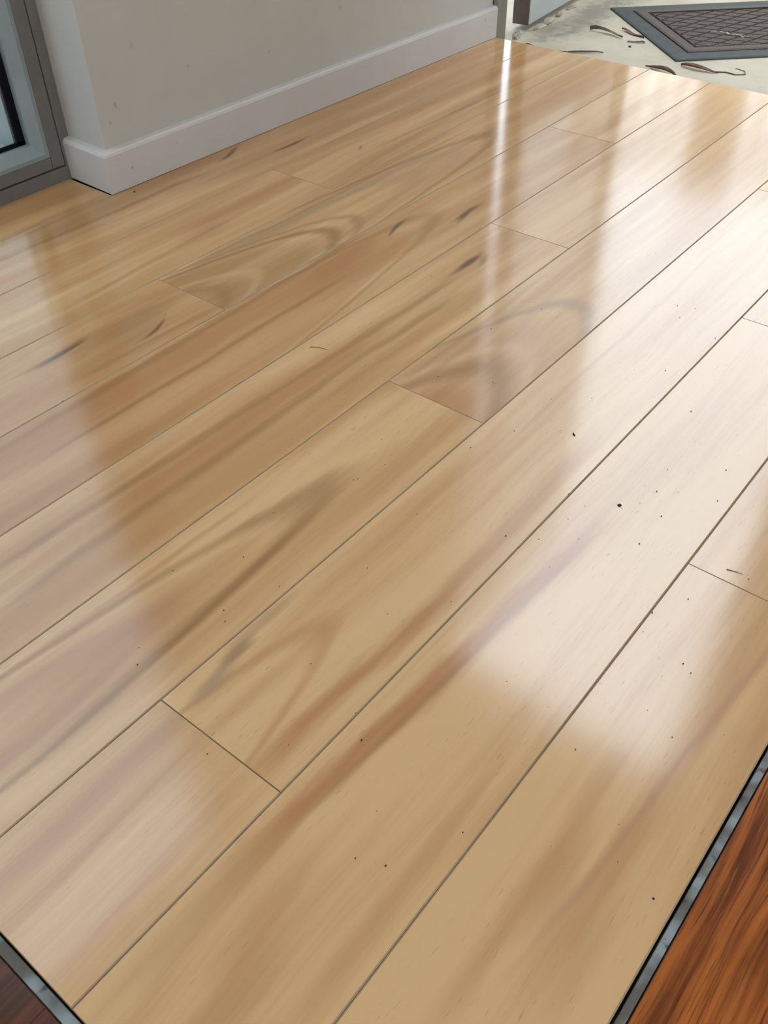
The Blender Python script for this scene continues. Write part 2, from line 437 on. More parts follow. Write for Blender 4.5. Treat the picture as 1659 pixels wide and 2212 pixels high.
# fifth row, joint at 8.21
laminate(EDGE_X, 8.21, -5, -4, 9, 0.56, [
    ('streak', 1.6, -4.26, 6.9, -4.42, 0.075, 'dark', 0.58), ('streak', 2.6, -4.43, 5.6, -4.46, 0.20, 'red', 0.5), ('streak', 1.4, -4.60, 6.6, -4.60, 0.085, 'dark', 0.55),
    ('streak', 4.5, -4.78, 7.8, -4.72, 0.13, 'red', 0.42), ('streak', 2.2, -4.12, 6.0, -4.12, 0.10, 'pale', 0.35),
    ('spot', 7.30, -4.33, 0.34, 0.05, 0.03, 0.1, 'mark', 0.8), ('spot', 7.45, -4.42, 0.16, 0.04, 0.3, 0.0, 'mark', 0.45)])
laminate(8.21, FAR_X, -5, -4, 10, 0.38, [('streak', 9.0, -4.7, 13.5, -4.6, 0.1, 'red', 0.3)])
# sixth row, joint at 5.12
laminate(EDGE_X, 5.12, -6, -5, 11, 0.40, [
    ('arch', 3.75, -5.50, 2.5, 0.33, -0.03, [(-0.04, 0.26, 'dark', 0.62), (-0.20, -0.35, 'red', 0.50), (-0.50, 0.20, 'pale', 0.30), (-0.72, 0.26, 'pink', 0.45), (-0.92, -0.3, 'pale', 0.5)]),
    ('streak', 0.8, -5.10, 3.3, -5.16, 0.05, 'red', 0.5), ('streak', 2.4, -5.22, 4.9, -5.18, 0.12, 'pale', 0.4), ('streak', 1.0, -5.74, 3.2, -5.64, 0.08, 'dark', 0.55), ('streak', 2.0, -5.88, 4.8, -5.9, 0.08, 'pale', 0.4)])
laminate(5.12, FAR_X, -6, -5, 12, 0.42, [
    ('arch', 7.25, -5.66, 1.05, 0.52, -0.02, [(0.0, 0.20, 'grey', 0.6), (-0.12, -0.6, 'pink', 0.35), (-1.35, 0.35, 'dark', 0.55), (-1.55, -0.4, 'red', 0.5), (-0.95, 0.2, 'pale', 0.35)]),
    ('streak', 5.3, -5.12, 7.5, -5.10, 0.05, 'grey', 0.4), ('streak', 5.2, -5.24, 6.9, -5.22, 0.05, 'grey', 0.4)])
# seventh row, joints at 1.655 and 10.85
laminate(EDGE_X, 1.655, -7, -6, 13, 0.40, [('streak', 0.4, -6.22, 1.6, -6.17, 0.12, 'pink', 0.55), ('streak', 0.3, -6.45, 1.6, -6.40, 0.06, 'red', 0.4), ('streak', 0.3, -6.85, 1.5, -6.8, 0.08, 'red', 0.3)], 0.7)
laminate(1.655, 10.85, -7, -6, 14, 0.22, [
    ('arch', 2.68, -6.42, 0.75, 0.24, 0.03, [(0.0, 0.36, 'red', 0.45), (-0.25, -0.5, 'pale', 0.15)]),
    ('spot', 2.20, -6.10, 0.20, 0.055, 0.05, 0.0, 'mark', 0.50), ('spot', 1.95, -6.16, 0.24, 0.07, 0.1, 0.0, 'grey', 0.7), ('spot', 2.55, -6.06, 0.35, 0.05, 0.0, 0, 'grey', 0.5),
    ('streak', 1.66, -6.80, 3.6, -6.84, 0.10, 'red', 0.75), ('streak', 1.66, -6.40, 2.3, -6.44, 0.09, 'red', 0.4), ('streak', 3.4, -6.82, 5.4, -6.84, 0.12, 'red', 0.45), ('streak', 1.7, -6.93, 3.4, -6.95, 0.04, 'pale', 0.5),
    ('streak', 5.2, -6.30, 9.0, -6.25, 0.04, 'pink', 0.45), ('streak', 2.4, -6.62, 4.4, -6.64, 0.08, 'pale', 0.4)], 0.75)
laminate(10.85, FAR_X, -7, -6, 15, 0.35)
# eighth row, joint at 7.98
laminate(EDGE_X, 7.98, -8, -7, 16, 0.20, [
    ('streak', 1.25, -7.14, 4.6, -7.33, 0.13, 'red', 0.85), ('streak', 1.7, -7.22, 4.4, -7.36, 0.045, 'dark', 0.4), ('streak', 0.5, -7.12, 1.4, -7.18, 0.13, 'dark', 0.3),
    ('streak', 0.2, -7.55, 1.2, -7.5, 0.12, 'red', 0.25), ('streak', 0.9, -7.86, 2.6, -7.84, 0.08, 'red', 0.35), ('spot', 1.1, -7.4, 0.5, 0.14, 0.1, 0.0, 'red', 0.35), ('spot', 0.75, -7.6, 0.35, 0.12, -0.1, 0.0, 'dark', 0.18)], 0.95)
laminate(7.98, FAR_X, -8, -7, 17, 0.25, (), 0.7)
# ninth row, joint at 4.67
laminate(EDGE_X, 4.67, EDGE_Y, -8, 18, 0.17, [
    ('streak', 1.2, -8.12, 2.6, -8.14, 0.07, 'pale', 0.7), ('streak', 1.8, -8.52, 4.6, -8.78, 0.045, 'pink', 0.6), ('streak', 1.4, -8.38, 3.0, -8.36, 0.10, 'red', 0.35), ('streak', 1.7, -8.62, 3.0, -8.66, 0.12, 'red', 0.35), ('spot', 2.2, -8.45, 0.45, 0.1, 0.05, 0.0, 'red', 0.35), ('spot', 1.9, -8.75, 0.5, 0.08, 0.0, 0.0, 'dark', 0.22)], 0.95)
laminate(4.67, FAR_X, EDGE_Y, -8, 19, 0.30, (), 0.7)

# ------------------------------------------------------------------ red-brown floor around the display and the edging
ZR = -0.004
RED_X, RED_Y = 0.172, -9.046
tag(prism('trim_1', [v(EDGE_X + 0.005, EDGE_Y - 0.013)[:2], v(FAR_X, EDGE_Y - 0.013)[:2], v(FAR_X, RED_Y + 0.004)[:2], v(EDGE_X - 0.055, RED_Y + 0.004)[:2], v(EDGE_X - 0.055, EDGE_Y - 0.013)[:2]], -0.02, ZR + 0.0012, M_TRIM, bevel=0.0006),
    'narrow worn blue-grey edging strip along the long side of the pale boards', 'edging', kind='structure')
tag(prism('trim_2', [v(RED_X + 0.004, EDGE_Y - 0.006)[:2], v(EDGE_X - 0.008, EDGE_Y - 0.006)[:2], v(EDGE_X - 0.008, 0.78)[:2], v(RED_X + 0.004, 0.78)[:2]], -0.02, ZR + 0.0012, M_TRIM, bevel=0.0006),
    'narrow worn blue-grey edging strip across the cut ends of the pale boards', 'edging', kind='structure')
ROOM = dict(x0=-19.0, x1=FAR_X, y0=-34.0, y1=0.83)
M_RED = merbau('red_brown_hardwood', 3)
red = merged('floor_surround', [(v(ROOM['x0'], ROOM['y0']) + Vector((0, 0, -0.04)), v(FAR_X, RED_Y - 2.02) + Vector((0, 0, ZR))),
                       (v(ROOM['x0'], RED_Y - 2.02) + Vector((0, 0, -0.04)), v(-3.0, 0.83) + Vector((0, 0, ZR))),
                       (v(-3.0, RED_Y - 2.02) + Vector((0, 0, -0.04)), v(FAR_X, RED_Y) + Vector((0, 0, ZR - TH))),
                       (v(-3.0, RED_Y) + Vector((0, 0, -0.04)), v(RED_X + 0.06, 0.83) + Vector((0, 0, ZR - TH)))], M_RED)
tag(red, 'dark red-brown hardwood floor beyond the pale boards', 'floor', kind='structure')
M_DULL = [merbau('dull_dark_red_hardwood', 5, 0.26, 1.5), merbau('dull_dark_red_hardwood_b', 9, 0.24, 1.5)]
M_REDS = [M_RED, merbau('red_brown_hardwood_b', 8), merbau('red_brown_hardwood_c', 12)]
yy = RED_Y
for i in range(2):
    xs = [-3.0, 6.4 + 2 * i, FAR_X - 0.02] if i else [-3.0, 4.9, FAR_X - 0.02]
    for j in range(2):
        board(xs[j], xs[j + 1], yy - 1.01, yy, M_REDS[(i + j) % 3], red, ZR, 0.0006, None, 0.0004, bevel_mat=M_REDBEVEL)
    yy -= 1.01
yy = RED_Y
for i in range(9):
    board(-3.0, RED_X, yy, yy + 1.08, M_DULL[i % 2], red, ZR, 0.0006, None, 0.0004, bevel_mat=M_REDBEVEL)
    yy += 1.08

# ------------------------------------------------------------------ the wall nib and its skirting
ROT = math.atan2(-0.208 + 0.022, 14.024 - 6.125)         # the wall runs a touch off the boards
def along(s, off):                                        # s along the skirting face from its corner, off behind the face (board widths)
    c, s_ = math.cos(ROT), math.sin(ROT)
    return (6.112 + s * c - off * s_, -0.022 + s * s_ + off * c)
LEN = 7.92
H_ROOM = 2.62
WMARKS = [(-3.67, 0.95, 0.022, 0.05, 0.2, 0.6), (-3.78, 0.78, 0.03, 0.03, 0.2, 0.4), (-2.55, 1.1, 0.03, 0.02, 0.3, 0.4), (-1.2, 0.95, 0.04, 0.015, 0.5, 0.45), (0.2, 1.2, 0.03, 0.03, 0, 0.35), (-3.3, 1.5, 0.02, 0.05, 0, 0.3)]
M_WALL = paint('grey_cream_wall_paint', (0.445, 0.448, 0.438), WMARKS, 'x', 0.6)
M_SKIRT = paint('white_skirting_paint', (0.50, 0.498, 0.505), [(-3.61, 0.22, 0.018, 0.018, 0, 0.6), (3.62, 0.33, 0.025, 0.03, 0.4, 0.6), (3.75, 0.2, 0.03, 0.02, 0.1, 0.4), (-2.9, 0.3, 0.02, 0.02, 0, 0.25)], 'x', 0.45, (0.17, 0.15, 0.10))
W_OFF = 0.10
pts = [along(0.10, W_OFF), along(LEN, W_OFF), along(LEN, 1.6), along(0.10, 1.6)]
wall = prism('wall_left', [v(*p)[:2] for p in pts], -0.004, H_ROOM, M_WALL, bevel=0.0012)
tag(wall, 'grey-cream painted wall above the white skirting, ending in a corner by the window', 'wall', kind='structure')
# skirting: L-shaped run with a rounded top edge, mitred at the corner
def skirting():
    prof = [(0.0, 0.0), (0.0, 0.425), (0.012, 0.452), (0.035, 0.468), (W_OFF + 0.005, 0.476), (W_OFF + 0.005, 0.0)]     # (offset behind face, height)
    bm = bmesh.new()
    o = v(*along(LEN / 2, 0))
    rings = []
    for st in range(3):
        ring = []
        for off, h in prof:
            if st == 0: x, y = along(off, 0.85)
            elif st == 1: x, y = along(off, off)
            else: x, y = along(LEN, off)
            p = v(x, y, h + 0.005) - o
            ring.append(bm.verts.new(p))
        rings.append(ring)
    for a, b in zip(rings, rings[1:]):
        for i in range(len(prof)):
            j = (i + 1) % len(prof)
            bm.faces.new((a[i], a[j], b[j], b[i]))
    bm.faces.new(rings[0]); bm.faces.new(rings[-1][::-1])
    return link('baseboard_left', finish(bm, 'baseboard'), M_SKIRT, None, o)
tag(skirting(), 'white painted skirting board wrapping the wall corner, small stains and chips', 'skirting', kind='structure')

# ------------------------------------------------------------------ window beside the wall nib
YW = 0.80
WIN_X0, WIN_H = 0.6, 16.4
def wb(name, x0, x1, y0, y1, z0, z1, mat, parent, bevel=0.0006):
    return box(name, v(x0, y0, z0), v(x1, y1, z1), mat, parent, bevel)
win = empty('window_1', v(5.0, YW, 0))
tag(win, 'grey aluminium framed window with black gasket beside the wall corner', 'window', kind='structure')
wb('jamb_cover', 6.105, 6.23, YW - 0.01, YW + 0.55, -0.03, WIN_H + 0.3, M_FRAME, win)
wb('sill', WIN_X0, 6.13, YW - 0.02, YW + 0.6, -0.03, 0.158, M_FRAME, win)
wb('frame_stile', 5.93, 6.095, YW, YW + 0.5, 0.172, WIN_H, M_FRAME, win)
wb('frame_rail', WIN_X0, 5.925, YW, YW + 0.5, 0.172, 0.312, M_FRAME, win)
wb('frame_head', WIN_X0, 5.925, YW, YW + 0.5, WIN_H - 0.3, WIN_H, M_FRAME, win)
def sloped(name, pts3, mat, parent):
    bm = bmesh.new(); o = v(5.0, YW, 0)
    bm.faces.new([bm.verts.new(v(*p) - o) for p in pts3]) if len(pts3) == 4 else None
    return bm
def bead(name, side, parent):
    """glazing bead: chamfered bar of triangular section leaning towards the glass"""
    bm = bmesh.new(); o = v(5.0, YW, 0)
    prof = [(0.0, 0.004), (0.05, 0.0), (0.16, 0.10), (0.16, 0.22), (0.0, 0.22)]   # (towards pane, depth)
    if side == 'stile':
        ends = [[v(5.927 - a, YW + d, 0.315 + a) for a, d in prof], [v(5.927 - a, YW + d, WIN_H - 0.32 - a) for a, d in prof]]
    else:
        ends = [[v(5.927 - a, YW + d, 0.315 + a) for a, d in prof], [v(WIN_X0 + a, YW + d, 0.315 + a) for a, d in prof]]
    r = [[bm.verts.new(p - o) for p in e] for e in ends]
    for i in range(5): bm.faces.new((r[0][i], r[0][(i + 1) % 5], r[1][(i + 1) % 5], r[1][i]))
    bm.faces.new(r[0]); bm.faces.new(r[1][::-1])
    return link(name, finish(bm, name), M_BEAD, parent, o - parent_world(parent))
tag(bead('glazing_bead', 'stile', win), 'pale grey glazing bead')
bead('glazing_bead', 'rail', win)
g = 0.10
wb('gasket', 5.767 - g, 5.772, YW + 0.190, YW + 0.221, 0.470, WIN_H - 0.4, M_RUBBER, win, 0.0)
wb('gasket', WIN_X0 + 0.2, 5.767, YW + 0.190, YW + 0.221, 0.470, 0.470 + 0.05, M_RUBBER, win, 0.0)
wb('outer_reveal', 5.66, 5.92, YW + 0.26, YW + 0.62, 0.33, WIN_H - 0.3, M_BEAD, win)
wb('outer_sill', WIN_X0, 5.66, YW + 0.26, YW + 0.75, 0.25, 0.44, M_BEAD, win)
tag(wb('pane', WIN_X0 + 0.1, 5.74, YW + 0.222, YW + 0.250, 0.40, WIN_H - 0.35, M_GLASS, win, 0.0), 'clear glass pane')
wb('frame_stile', WIN_X0 - 0.16, WIN_X0, YW, YW + 0.5, 0.172, WIN_H, M_FRAME, win)

# ------------------------------------------------------------------ rest of the room (behind and beside the camera)
HU = H_ROOM / U
def wall_boxes(name, boxes, label, mat=M_WALLIN):
    o = merged(name, [(v(*a), v(*b)) for a, b in boxes], mat)
    return tag(o, label, 'wall', kind='structure')
wall_boxes('wall_window', [((ROOM['x0'], YW, WIN_H + 0.3), (6.22, YW + 0.9, HU)), ((ROOM['x0'] - 0.9, YW, 0), (WIN_X0, YW + 0.9, HU))], 'cream wall around the grey window')
DX0, DX1 = FAR_X + 0.02, FAR_X + 0.55
DOOR_Y0, DOOR_Y1, DOOR_H = -0.22, -6.75, 17.2
wall_boxes('wall_far', [((DX0, -0.30, DOOR_H + 0.3), (DX1, 1.7, HU)), ((DX0, DOOR_Y1 - 0.35, DOOR_H + 0.3), (DX1, -0.30, HU)), ((DX0, ROOM['y0'], -0.2), (DX1, DOOR_Y1 - 0.35, HU)), ((DX0, 0.05, -0.2), (DX1, 1.7, DOOR_H + 0.3))], 'cream wall around the open doorway')
OPX0, OPX1 = -17, 1
wall_boxes('wall_right', [((ROOM['x0'], ROOM['y0'] - 0.9, 0), (OPX0, ROOM['y0'], HU)), ((OPX1, ROOM['y0'] - 0.9, 0), (DX1, ROOM['y0'], HU)), ((OPX0, ROOM['y0'] - 0.9, 0), (OPX1, ROOM['y0'], 5.0)), ((OPX0, ROOM['y0'] - 0.9, 17.0), (OPX1, ROOM['y0'], HU))], 'cream wall with a wide shop window opening')
BY0, BY1 = -34, -19
wall_boxes('wall_back', [((ROOM['x0'] - 0.9, ROOM['y0'], 0), (ROOM['x0'], BY0, HU)), ((ROOM['x0'] - 0.9, BY1, 0), (ROOM['x0'], YW, HU)), ((ROOM['x0'] - 0.9, BY0, 0), (ROOM['x0'], BY1, 0.8)), ((ROOM['x0'] - 0.9, BY0, 19.0), (ROOM['x0'], BY1, HU))], 'cream wall with a wide shop front opening')
ceil = merged('ceiling', [(v(ROOM['x0'] - 0.9, ROOM['y0'] - 0.9, HU), v(DX1, 1.72, HU + 0.6))], M_CEIL)
tag(ceil, 'plain white ceiling of the room', 'ceiling', kind='structure')

# unseen ceiling batten, added to brighten the skirting top and the foreground
lamp = empty('added_ceiling_light', Vector((0.05, -1.2, H_ROOM)))
tag(lamp, 'unseen white batten light added to brighten the skirting top and floor', 'added light')
box('housing', (-0.07, -1.85, H_ROOM - 0.045), (0.17, -0.55, H_ROOM - 0.001), M_CEIL, lamp, 0.004)
mt, nt, b = new_mat('added_light_diffuser')
xx, yy_, zz_ = coords(nt, 1.0)
c_ = mixc(nt, nz(nt, vec(nt, xx, yy_, zz_), 4.0, 1.0).ramp(0.3, 0.7), (0.9, 0.88, 0.84), (0.92, 0.9, 0.86), False)
nt.links.new(c_, b.inputs['Base Color'])
b.inputs['Emission Color'].default_value = (0.96, 1.0, 1.02, 1); b.inputs['Emission Strength'].default_value = 12.0
box('diffuser', (-0.05, -1.82, H_ROOM - 0.075), (0.15, -0.58, H_ROOM - 0.046), mt, lamp)

# ------------------------------------------------------------------ doorway and the door leaf swung open outside
jp = [along(LEN + 0.004, 0.012), (14.125, -0.318), (14.165, -0.300), (14.16, 0.05), along(LEN + 0.004, 0.09)]
tag(prism('trim_3', [v(*p)[:2] for p in jp], -0.004, DOOR_H * U, M_JAMB, bevel=0.0008), 'olive-grey metal door jamb at the end of the white skirting', 'door jamb', kind='structure')
tag(box('trim_4', v(FAR_X + 0.02, DOOR_Y1 - 0.35, -0.03), v(FAR_X + 0.55, DOOR_Y1, DOOR_H), M_JAMB, bevel=0.001), 'olive-grey metal door jamb beyond the mat side of the doorway', 'door jamb', kind='structure')
tag(box('trim_5', v(FAR_X + 0.02, DOOR_Y1 - 0.35, DOOR_H), v(FAR_X + 0.55, 0.05, DOOR_H + 0.3), M_JAMB, bevel=0.001), 'olive-grey metal head of the doorway', 'door frame', kind='structure')

ZG = -0.006
DA = math.atan2(0.237, 1.972)
door = empty('door_1', v(14.788, -0.354) + Vector((0, 0, ZG)))
tag(door, 'blue-grey framed glass door leaf swung open over the concrete', 'door', kind='structure')
def leaf_box(name, s0, s1, t0, t1, z0, z1, mat, bevel=0.0012, parent=door):
    """box in the leaf's own frame: s along the leaf, t through its thickness away from the mat side"""
    bm = bmesh.new(); box_bm(bm, s0 * U, s1 * U, t0 * U, t1 * U, z0 * U, z1 * U)
    if bevel: bmesh.ops.bevel(bm, geom=bm.edges[:], offset=bevel, segments=2, affect='EDGES', profile=0.5)
    bmesh.ops.rotate(bm, verts=bm.verts[:], cent=(0, 0, 0), matrix=Matrix.Rotation(DA, 3, 'Z'))
    return link(name, finish(bm, name), mat, parent, Vector((0, 0, 0)))
DL = 5.95
leaf_box('kick_rail', 0.02, DL, 0.0, 0.29, 0.09, 1.95, M_DOOR)
leaf_box('stile', 0.02, 0.26, 0.0, 0.29, 1.95, 16.45, M_STILE)
leaf_box('stile', DL - 0.24, DL, 0.0, 0.29, 1.95, 16.45, M_STILE)
leaf_box('head_rail', 0.26, DL - 0.24, 0.0, 0.29, 15.7, 16.45, M_DOOR)
tag(leaf_box('pane', 0.24, DL - 0.22, 0.13, 0.17, 1.93, 15.72, M_DOORGLASS, 0.0), 'grey tinted glass pane')
tag(leaf_box('edge_strip', -0.005, 0.02, -0.002, 0.295, 0.09, 16.45, M_DOOREDGE, 0.0004), 'dark brown hinge edge')
hd = leaf_box('handle', DL - 0.75, DL - 0.25, -0.30, -0.22, 7.75, 7.9, M_STEEL, 0.003)
leaf_box('rose', DL - 0.24, DL - 0.14, -0.07, 0.0, 7.6, 8.05, M_STEEL, 0.002)
leaf_box('spindle', DL - 0.37, DL - 0.28, -0.26, -0.05, 7.78, 7.87, M_STEEL, 0.001)

# ------------------------------------------------------------------ outside: concrete, rubble, fence
conc = merged('ground', [((-40, -40, -0.3), (60, 40, ZG - 0.045)), (v(FAR_X + 0.0, -60) + Vector((0, 0, -0.29)), v(80, 45) + Vector((0, 0, ZG))),
                         (v(-60, YW + 0.6) + Vector((0, 0, -0.29)), v(FAR_X, 45) + Vector((0, 0, ZG)))], M_CONC)
tag(conc, 'pale weathered concrete paving outside the doorway', 'paving', kind='structure')

def lump(name, cx, cy, sx, sy, sz, seed, mat, rz=0.0, parent=None, sub=2, rugged=1.0):
    bm = bmesh.new(); bmesh.ops.create_icosphere(bm, subdivisions=sub, radius=1.0)
    for q in bm.verts:
        n = noise.noise(q.co * 1.7 + Vector((seed, seed * 2, 0))) * 0.45 + noise.noise(q.co * 4 + Vector((0, seed, 3))) * 0.2
        q.co *= 1 + n * rugged
        q.co = Vector((q.co.x * sx, q.co.y * sy, max(q.co.z, -0.35) * sz)) * U
    bmesh.ops.rotate(bm, verts=bm.verts[:], cent=(0, 0, 0), matrix=Matrix.Rotation(rz, 3, 'Z'))
    zmin = min(q.co.z for q in bm.verts)
    for q in bm.verts: q.co.z -= zmin + 0.0006
    return link(name, finish(bm, name), mat, parent, v(cx, cy) + Vector((0, 0, ZG)))
M_CHIP = plain('chipped_pale_mortar', (0.33, 0.305, 0.26), 0.95, 0.3, 60, bmp=0.8, bscale=200)
for i, (cx, cy, sx, sy, sz, lab) in enumerate([
        (14.32, -0.42, 0.10, 0.055, 0.06, 'broken white mortar crumb at the foot of the olive door jamb'),
        (14.55, -0.30, 0.13, 0.06, 0.05, 'flat mortar crumb in the gap between jamb and door leaf'),
        (15.02, -0.42, 0.20, 0.05, 0.045, 'low mortar crumb under the hinge end of the door leaf'),
        (15.42, -0.36, 0.24, 0.06, 0.06, 'longest mortar crumb lying along the foot of the door leaf'),
        (15.95, -0.29, 0.17, 0.045, 0.04, 'mortar crumb along the door leaf, farther out than the longest one'),
        (16.45, -0.23, 0.15, 0.045, 0.04, 'outermost small mortar crumb along the foot of the door leaf')]):
    tag(lump('mortar_crumb', cx, cy, sx, sy, sz, i * 3.7 + 1, M_CHIP, DA + 0.25 * math.sin(i * 2.1), rugged=1.7), lab, 'rubble', 'mortar crumbs by the open door')

M_DIMMER = plain('blue_tinted_render', (0.58, 0.74, 0.90), 0.9, 0.03, 1.5)  # blue tint cools the window's reflection on the floor
tag(box('wall_window_dimmer', (-9.0, 2.6, ZG - 0.02), (3.4, 2.85, 6.4), M_DIMMER), 'unseen tall blue-tinted wall added outside the window to dim the sky', 'wall', kind='structure')  # unseen wall, added to lower the brightness seen through the window
tag(prism('wall_sky_blocker', [(2.25, -1.12), (9.0, -0.62), (9.0, -0.9), (2.25, -1.4)], ZG - 0.02, 5.2, plain('buff_blocker_render', (0.42, 0.39, 0.34), 0.9, 0.06, 2)),  # unseen wall, added to keep sky light off the floor near the door
    'unseen tall buff side wall added by the doorway to block sky light', 'wall', kind='structure')
AZ = math.radians(18.0)
hc = Vector((0, -9.1309 * U, 0)) + Vector((math.cos(AZ), math.sin(AZ), 0)) * 9.0
house = empty('pergola', Vector((hc.x, hc.y, ZG - 0.001)))
tag(house, 'pale timber pergola with close upright posts and a brown panel across the yard', 'pergola')
HM = Matrix.Rotation(AZ - math.pi / 2, 3, 'Z')             # local x runs along the facade, local -y faces the doorway... turned to face the camera side
def hb(name, x0, x1, y0, y1, z0, z1, mat):
    bm = bmesh.new(); box_bm(bm, x0, x1, y0, y1, z0, z1)
    bmesh.ops.rotate(bm, verts=bm.verts[:], cent=(0, 0, 0), matrix=HM)
    return link(name, finish(bm, name), mat, house, Vector((0, 0, 0)))
M_RENDER = plain('pale_painted_timber', (0.66, 0.64, 0.58), 0.8, 0.08, 4)
random.seed(6)
x_ = -1.5
while x_ < 3.2:
    if -0.50 < x_ < 0.05:
        x_ = 0.10; continue
    w_ = random.uniform(0.08, 0.14)
    hb('post', x_, x_ + w_, -0.05, 0.05, 0.0, 3.05 + random.uniform(-0.1, 0.1), M_RENDER)
    x_ += w_ + random.uniform(0.035, 0.075)
hb('beam', -1.6, 3.4, -0.03, 0.03, 2.88, 2.96, M_RENDER)
tag(hb('panel', -0.44, 0.03, -0.06, 0.0, 0.0, 3.2, M_FENCE), 'brown timber panel')

# ------------------------------------------------------------------ doormat
MB, MA = Vector((14.755, -3.106)), math.radians(47.6)
mat_o = empty('doormat', v(MB.x, MB.y) + Vector((0, 0, ZG)))
tag(mat_o, 'brown ribbed doormat with diamond pattern and grey-green rubber border on the concrete', 'doormat')
ea = Vector((math.cos(MA), math.sin(MA))); eb = Vector((math.cos(math.radians(-45.2)), math.sin(math.radians(-45.2))))
ML, MW = 4.75, 3.08                       # along b, along a
def mp(b, a, z=0.0):
    p = eb * b + ea * a
    return Vector((p.x * U, p.y * U, z))
def ring(name, o0, o1, z0, zi, zo, mat, parent):
    """rectangular ring between insets o0 (outer) and o1 (inner); top slopes from zo to zi"""
    bm = bmesh.new()
    def loop(i, z): return [bm.verts.new(mp(b, a, z)) for b, a in ((i, i), (ML - i, i), (ML - i, MW - i), (i, MW - i))]
    L = [loop(o0, z0), loop(o0, zo), loop(o0 + 0.03, zi), loop(o1, zi), loop(o1, z0)]
    for p, q in zip(L, L[1:] + L[:1]):
        for i in range(4):
            j = (i + 1) % 4; bm.faces.new((p[i], p[j], q[j], q[i]))
    return link(name, finish(bm, name), mat, parent, Vector((0, 0, 0)))
tag(ring('border', 0.0, 0.30, 0.0, 0.0042, 0.0028, M_MATBORDER, mat_o), 'grey-green rubber border')
ring('carpet_rim', 0.33, 0.50, 0.001, 0.0068, 0.0050, M_MATRIM, mat_o)
bm = bmesh.new()
bq = [bm.verts.new(mp(b, a, 0.0026)) for b, a in ((0.28, 0.28), (ML - 0.28, 0.28), (ML - 0.28, MW - 0.28), (0.28, MW - 0.28))]
bl = [bm.verts.new(mp(b, a, 0.0008)) for b, a in ((0.28, 0.28), (ML - 0.28, 0.28), (ML - 0.28, MW - 0.28), (0.28, MW - 0.28))]
bm.faces.new(bq); bm.faces.new(bl[::-1])
for i in range(4): bm.faces.new((bq[i], bq[(i + 1) % 4], bl[(i + 1) % 4], bl[i]))
base = link('carpet', finish(bm, 'carpet'), M_GROOVE, mat_o, Vector((0, 0, 0)))
def clip(poly, b0, b1, a0, a1):
    for ax, lim, sg in ((0, b0, 1), (0, b1, -1), (1, a0, 1), (1, a1, -1)):
        out = []
        for i in range(len(poly)):
            p, q = poly[i - 1], poly[i]
            ip, iq = sg * (p[ax] - lim) >= 0, sg * (q[ax] - lim) >= 0
            if ip != iq:
                t_ = (lim - p[ax]) / (q[ax] - p[ax]); out.append((p[0] + t_ * (q[0] - p[0]), p[1] + t_ * (q[1] - p[1])))
            if iq: out.append(q)
        poly = out
        if not poly: return []
    return poly
IN = 0.56
nb, na = 8, 7
cb, ca = (ML - 2 * IN) / nb, (MW - 2 * IN) / na
shared = None
for i in range(-1, 2 * nb + 2):
    for j in range(-1, 2 * na + 2):
        if (i + j) % 2: continue
        b_, a_ = IN + i * cb / 2, IN + j * ca / 2
        sh = 0.90
        poly = clip([(b_ - cb / 2 * sh, a_), (b_, a_ - ca / 2 * sh), (b_ + cb / 2 * sh, a_), (b_, a_ + ca / 2 * sh)], IN, ML - IN, IN, MW - IN)
        if len(poly) < 3: continue
        ar = abs(sum(poly[k - 1][0] * poly[k][1] - poly[k][0] * poly[k - 1][1] for k in range(len(poly)))) / 2
        if ar < 0.01: continue
        full = len(poly) == 4 and ar > 0.95 * (cb * sh) * (ca * sh) / 2
        c0 = mp(b_, a_)
        if full and shared is not None: me = shared
        else:
            bm = bmesh.new()
            lo = [bm.verts.new(mp(p[0], p[1], 0.0024) - c0) for p in poly]
            cen = (sum(p[0] for p in poly) / len(poly), sum(p[1] for p in poly) / len(poly))
            hi = [bm.verts.new(mp(cen[0] + (p[0] - cen[0]) * 0.9, cen[1] + (p[1] - cen[1]) * 0.9, 0.0056) - c0) for p in poly]
            bm.faces.new(hi)
            for q in range(len(poly)): bm.faces.new((lo[q], lo[(q + 1) % len(poly)], hi[(q + 1) % len(poly)], hi[q]))
            me = finish(bm, 'diamond')
            if full: shared = me
        link('diamond', me, M_CARPET, base, c0)

